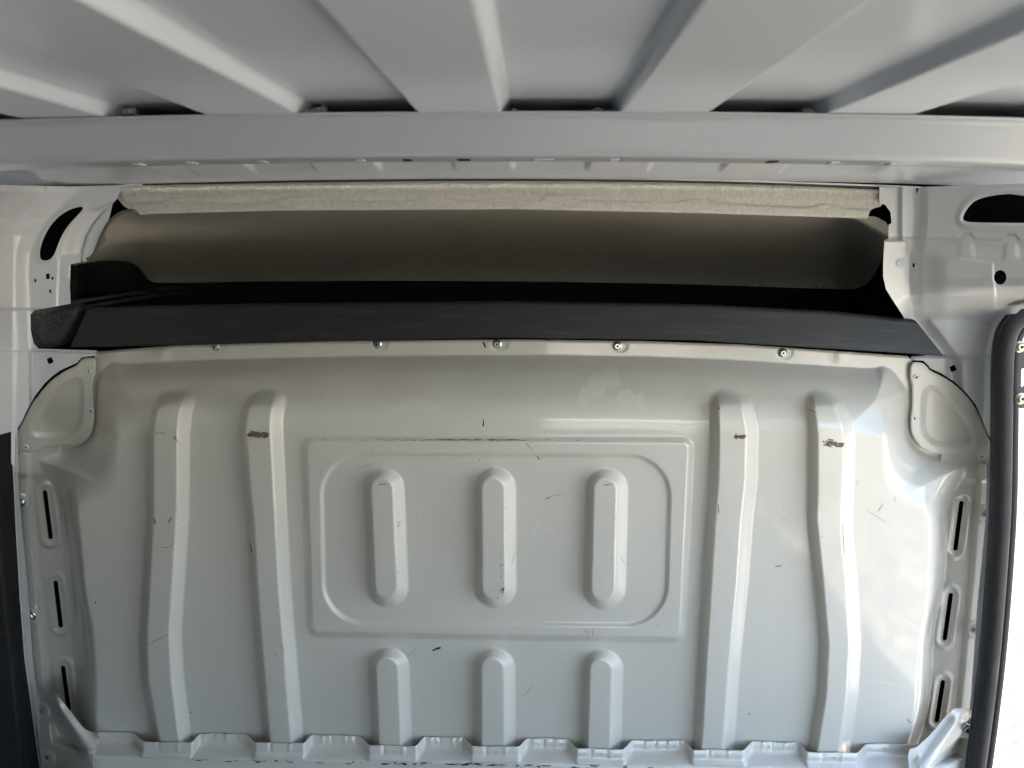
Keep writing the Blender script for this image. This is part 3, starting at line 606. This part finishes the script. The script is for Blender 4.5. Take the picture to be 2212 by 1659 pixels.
# ------------------------------------------------------------------ floor step beneath the bulkhead: scalloped flange, ledge, riser
zF0 = z_of(1106, 1594, D-HB-.003)
def step_h(u):
    h = 0
    for c, w in ((361, 74), (603, 74), (848, 72), (1070, 72), (1297, 72), (1553, 76), (1800, 76)):
        h = max(h, float(np.clip((w-abs(u-c))/24, 0, 1)))
    return .0272*float(ss(np.array(h)))
us = np.arange(212, 1990, 2.0); rows = []
for u in us:
    hb = step_h(u); y = D-HB-hb-.0045
    fl_ = 0
    for c in (361, 603, 848, 1070, 1297, 1553, 1800):
        fl_ += .0016*math.exp(-((u-c-22)/4)**2)-.0016*math.exp(-((u-c+20)/4)**2)
    for c in (470, 725, 958, 1182, 1425, 1676):
        for k, s in ((-28, 1), (-8, -1), (20, 1), (42, -1)): fl_ += s*.0016*math.exp(-((u-c-k)/4)**2)
    zt = zF0+.001*math.sin(u*.013)+.0006*math.sin(u*.07)
    y2 = y-fl_
    X = x_of(u, 1600, y)
    rows.append([(X, y2+.0015, zt), (X, y2, zt-.0012), (X, y2, zt-.016), (X, y-.001, zt-.0195), (X, y-.004, zt-.0225), (X, y-.009, zt-.0245), (X, min(y-.010, 1.309), zt-.0262), (X, 1.3045, zt-.0270), (X, 1.3015, zt-.0285), (X, 1.3005, zt-.032), (X, 1.300, zt-.045), (X, 1.298, zt-.047), (X, 1.298, zt-.10), (X, 1.298, zF0-.25)])
nr = len(rows[0]); fc = [(i*nr+j, (i+1)*nr+j, (i+1)*nr+j+1, i*nr+j+1) for i in range(len(rows)-1) for j in range(nr-1)]
stp = solid(mesh('floor_step', [p for r in rows for p in r], [f[::-1] for f in fc], [M_bulk, M_mark]), .0012, -1)
tag(stp, 'grey-blue steel ledge with scalloped flange along the foot of the ribbed bulkhead', 'floor step', kind='thing')
def ray_z(u, z):
    dx, dy, dz = dirs(u, 1640); return x_of(u, 1640, 1.236)
bm = bmesh.new(); bm.from_mesh(stp.data)
for _ in range(70):
    u = random.gauss(880, 240) if random.random() < .75 else random.uniform(300, 1900)
    if not 260 < u < 1900: continue
    l = random.uniform(.003, .016); x = x_of(u, 1645, 1.302); z = zF0-.0290+random.uniform(-.004, .0012); w = random.uniform(.0003, .0009)
    ya = 1.3000-.0012
    vs_ = [bm.verts.new(c) for c in ((x, ya, z), (x+l*.5, ya, z-w+random.uniform(-.001, .001)), (x+l, ya, z+random.uniform(-.001, .002)), (x+l*.5, ya, z+w))]
    bm.faces.new(vs_).material_index = 1
bm.to_mesh(stp.data); bm.free()
weld_me = merge_parts('weld_spot', [(lathe_mesh('a', [(.0036, -.0004), (.0034, .0003), (.0026, .0007), (.0018, .0003), (.0001, .0002)], 16), 0)], [M_bulk])
for u in (234, 255, 362, 464, 521, 690, 745, 851, 944, 1000, 1073, 1180, 1240, 1300, 1420, 1490, 1555, 1663, 1700, 1807, 1882, 1912, 1940):
    y = D-HB-step_h(u)-.0045
    o = bpy.data.objects.new('weld_spot', weld_me); COL.objects.link(o); o.location = (x_of(u, 1600, y), y-.0002, zF0-.0105); o.parent = stp
# ------------------------------------------------------------------ gussets in the two lower corners
GL = [(78, 1502), (84, 1497), (117, 1496), (122, 1500), (150, 1535), (178, 1572), (190, 1580), (205, 1583), (214, 1590), (214, 1604), (203, 1632), (199, 1650), (212, 1690), (212, 1760), (96, 1760), (90, 1660), (84, 1600), (80, 1560)]
def gus_Y(U, V, L=True):
    if not L: U = 2212-U+ -17; V = V-33
    b = 1.378-.0007*np.clip(U-85, 0, 125)-.05*ss((V-1590)/130)*ss((U-90)/80)
    ridge = capsule((122, 1512), (190, 1625), 0, U, V); b -= .016*rnd(1-ridge/24)
    val = sdp([(106, 1562), (122, 1556), (165, 1596), (192, 1622), (176, 1632), (112, 1606)], U, V); b += .034*rnd(-val/16)
    out = capsule((150, 1525), (225, 1610), 0, U, V); b += .014*rnd(1-out/22)
    pad = capsule((88, 1537), (60, 1537), 21, U, V); b -= .004*rnd(-pad/6)
    pad = capsule((98, 1640), (60, 1645), 24, U, V); b -= .006*rnd(-pad/8)
    return b
gl = sheet('corner_gusset', smooth_poly(GL, 1), gus_Y, M_plate, 2.2, [ell(90, 1537, 5, 5.4), ell(101, 1637, 4, 5)])
tag(gl, 'shaded folded corner gusset at the foot of the black side cladding', 'gusset', 'folded corner gussets', 'thing')
GR = [(1960, 1620), (1980, 1615), (1990, 1606), (2010, 1588), (2045, 1545), (2058, 1532), (2066, 1530), (2098, 1532), (2104, 1542), (2100, 1560), (2093, 1620), (2088, 1760), (1966, 1760), (1966, 1680)]
gr = sheet('corner_gusset', smooth_poly(GR, 1), lambda U, V: gus_Y(U, V, False), M_plate, 2.2)
tag(gr, 'bright folded corner gusset beside the rubber door seal, with one bolt', 'gusset', 'folded corner gussets', 'thing')
put(bolt_me, 'bolt', 2086, 1573, float(gus_Y(np.array([2086.]), np.array([1573.]), False)[0])-.0006, gr, 1.15, .8)
# ------------------------------------------------------------------ headliner: felt edge, cloth sweep
CRE = [(240, 440), (345, 437), (375, 431), (398, 431), (410, 437), (575, 438), (590, 434), (620, 426), (655, 426), (672, 433), (880, 433), (893, 432), (905, 423), (955, 423), (972, 432), (1165, 432), (1185, 422), (1240, 422), (1258, 432), (1460, 436), (1490, 429), (1518, 429), (1540, 437), (1600, 441), (1745, 447), (1770, 440), (1800, 441), (1825, 448), (1930, 458)]
def felt_Y(U, V):
    c = lin(U, CRE); y = 1.403-.0050*ss((V-c+1)/4)+.0015*np.exp(-((V-c)/2.5)**2)
    for x, vv in ((378, 436), (590, 437), (622+280, 431), (1530, 434), (1795, 446)): y += .0035*np.exp(-((U-x)/9)**2-((V-vv)/4)**2)
    tv = lin(U, FT); bv = lin(U, FB)
    y += .002*np.clip(1-(V-tv)/7, 0, 1)**2+.005*np.clip(1-(bv-V)/5, 0, 1)**2
    return y+.0009*(noise2(U, V, 26, 40)-.5)+.0012*(noise2(U*1.6, V, 6, 41)-.5)-.018*np.clip((V-385)/80, 0, 1)
FT = [(245, 404), (262, 399), (330, 398), (700, 391), (1106, 388), (1500, 393), (1916, 412)]
FB = [(248, 405), (270, 440), (300, 461), (330, 463), (600, 455), (1106, 452), (1500, 460), (1870, 473), (1905, 446), (1916, 415)]
FP = [(248, 408), (252, 402), (262, 399), (330, 397), (700, 390), (1106, 387), (1500, 392), (1912, 410), (1916, 414), (1912, 430), (1903, 446), (1888, 450), (1880, 455), (1873, 473), (1840, 471), (1500, 460), (1106, 452), (600, 455), (330, 462), (304, 464), (298, 460), (292, 453), (275, 450), (268, 446), (256, 432)]
ft = sheet('headliner', FP, felt_Y, M_felt, 2.2, thick=.0015)
tag(ft, 'beige felt rear edge of the cab headliner, a long lumpy strip below the roof', 'headliner', kind='thing')
def cloth(U, V):
    ed = lin(U, [(160, 470), (300, 455), (1106, 448), (1900, 466)])
    t = np.clip((V-ed)/165, 0, 1)
    y = 1.43+.50*np.sin(t*1.45)
    y -= .17*((U-1230)/860)**2*ss(t*2.2)
    y -= .10*ss((300-U)/150)+.12*ss((U-1800)/120)
    return np.maximum(y+.01*(noise2(U, V, 160, 50)-.5), 1.424+.03*t)
CP = [(285, 450), (1106, 445), (1880, 462), (1925, 485), (1915, 530), (1900, 575), (1880, 608), (1858, 622), (1830, 626), (1500, 614), (1106, 607), (600, 607), (345, 612), (322, 608), (310, 590), (298, 575), (280, 566), (250, 562), (200, 565), (166, 572), (156, 568), (180, 560), (205, 545), (215, 510), (235, 478), (260, 460)]
cf = sheet('cloth_lining', smooth_poly(CP, 1), cloth, M_liner, 5, parent=ft, thick=.004)
# piped edge of the cloth at its left end
tube('edge_piping', [tuple(at(u, v, 1.405)) for u, v in smooth_poly([(290, 452), (262, 458), (238, 476), (222, 502), (210, 532), (203, 552), (185, 563), (158, 571)], 2, False)], .003, mat('edge_felt', (.12, .115, .09), .95), ft, 8)
# ------------------------------------------------------------------ overhead shelf (black tray), foam end block, black cab shell
FS = [(195, 665), (600, 657), (1106, 653), (1500, 659), (1800, 674), (1975, 692)]
FBt = [(155, 751), (215, 751), (600, 741), (1106, 731), (1500, 737), (1960, 765), (2036, 771)]
def shelf_ring(k):
    # k from 0 (left) to 1 (right): measured upper and lower edge of the front board
    u0 = 190+(1978-190)*k; u1 = 150+(2040-150)*k
    a = at(u0, float(lin(u0, FS)), 1.402); b = at(u1, float(lin(u1, FBt))-1, 1.386)
    lip = a+np.array([0, .012, .0015])
    back = a+np.array([0, .020, -.004]); far = a+np.array([0, .42, -.035])
    farb = far+np.array([0, 0, -.02]); low = b+np.array([0, .03, .004])
    mid = a*.92+b*.08
    return [b, mid+np.array([0, -.0015, 0]), a, lip, back, far, farb, low]
sh = loft('overhead_shelf', [shelf_ring(k) for k in np.linspace(0, 1, 50)], [M_shelf, M_light_scr, M_scuff], smooth=False)
tag(sh, 'black plastic storage shelf board lying across the top of the bulkhead', 'storage shelf', kind='thing')
sh.modifiers.new('b', 'BEVEL').width = .0015
fb = sheet('foam_block', smooth_poly([(64, 676), (72, 668), (110, 661), (165, 657), (172, 668), (165, 690), (128, 752), (84, 751), (72, 742), (68, 715)], 2), lambda U, V: 1.395+.010*rnd(1-(-sdp([(64, 676), (72, 668), (165, 657), (172, 668), (165, 690), (128, 752), (84, 751), (68, 715)], U, V))/10)+.003*(noise2(U, V, 4, 60)-.5), M_foam, 1.6, thick=.03)
tag(fb, 'dark grey textured foam block wedged at the end of the black shelf', 'foam block', kind='thing')
# end cheek of the shelf with grained black trim
ck = sheet('grained_end_trim', smooth_poly([(150, 570), (200, 566), (250, 563), (285, 570), (305, 592), (322, 614), (345, 640), (200, 662), (150, 662)], 1), lambda U, V: 1.45+.05*ss((U-165)/25)+.06*ss((U-200)/100), M_trim, 3, parent=sh, thick=.006)
tube('top_rim', [tuple(at(u, v, y)) for u, v, y in ((80, 668, 1.41), (150, 655, 1.42), (250, 640, 1.5), (350, 626, 1.6), (480, 615, 1.75))], .006, M_black, sh, 8, .5)
tube('top_rim', [tuple(at(u, v, y)) for u, v, y in ((170, 668, 1.41), (230, 656, 1.45), (300, 643, 1.52), (480, 625, 1.7))], .005, M_black, sh, 8, .5)
# closed cab shell beyond, its darkness painted in as near-black
cabV = [(-1.15, 1.45, .30), (.93, 1.45, .30), (.93, 2.3, .30), (-1.15, 2.3, .30), (-1.15, 1.389, 1.772), (.93, 1.389, 1.772), (.93, 2.3, 1.772), (-1.15, 2.3, 1.772)]
cab = mesh('cab_backdrop', cabV, [(3, 2, 1, 0), (4, 5, 6, 7), (2, 3, 7, 6), (1, 2, 6, 5), (3, 0, 4, 7)], M_void, smooth=False)
tag(cab, kind='structure')
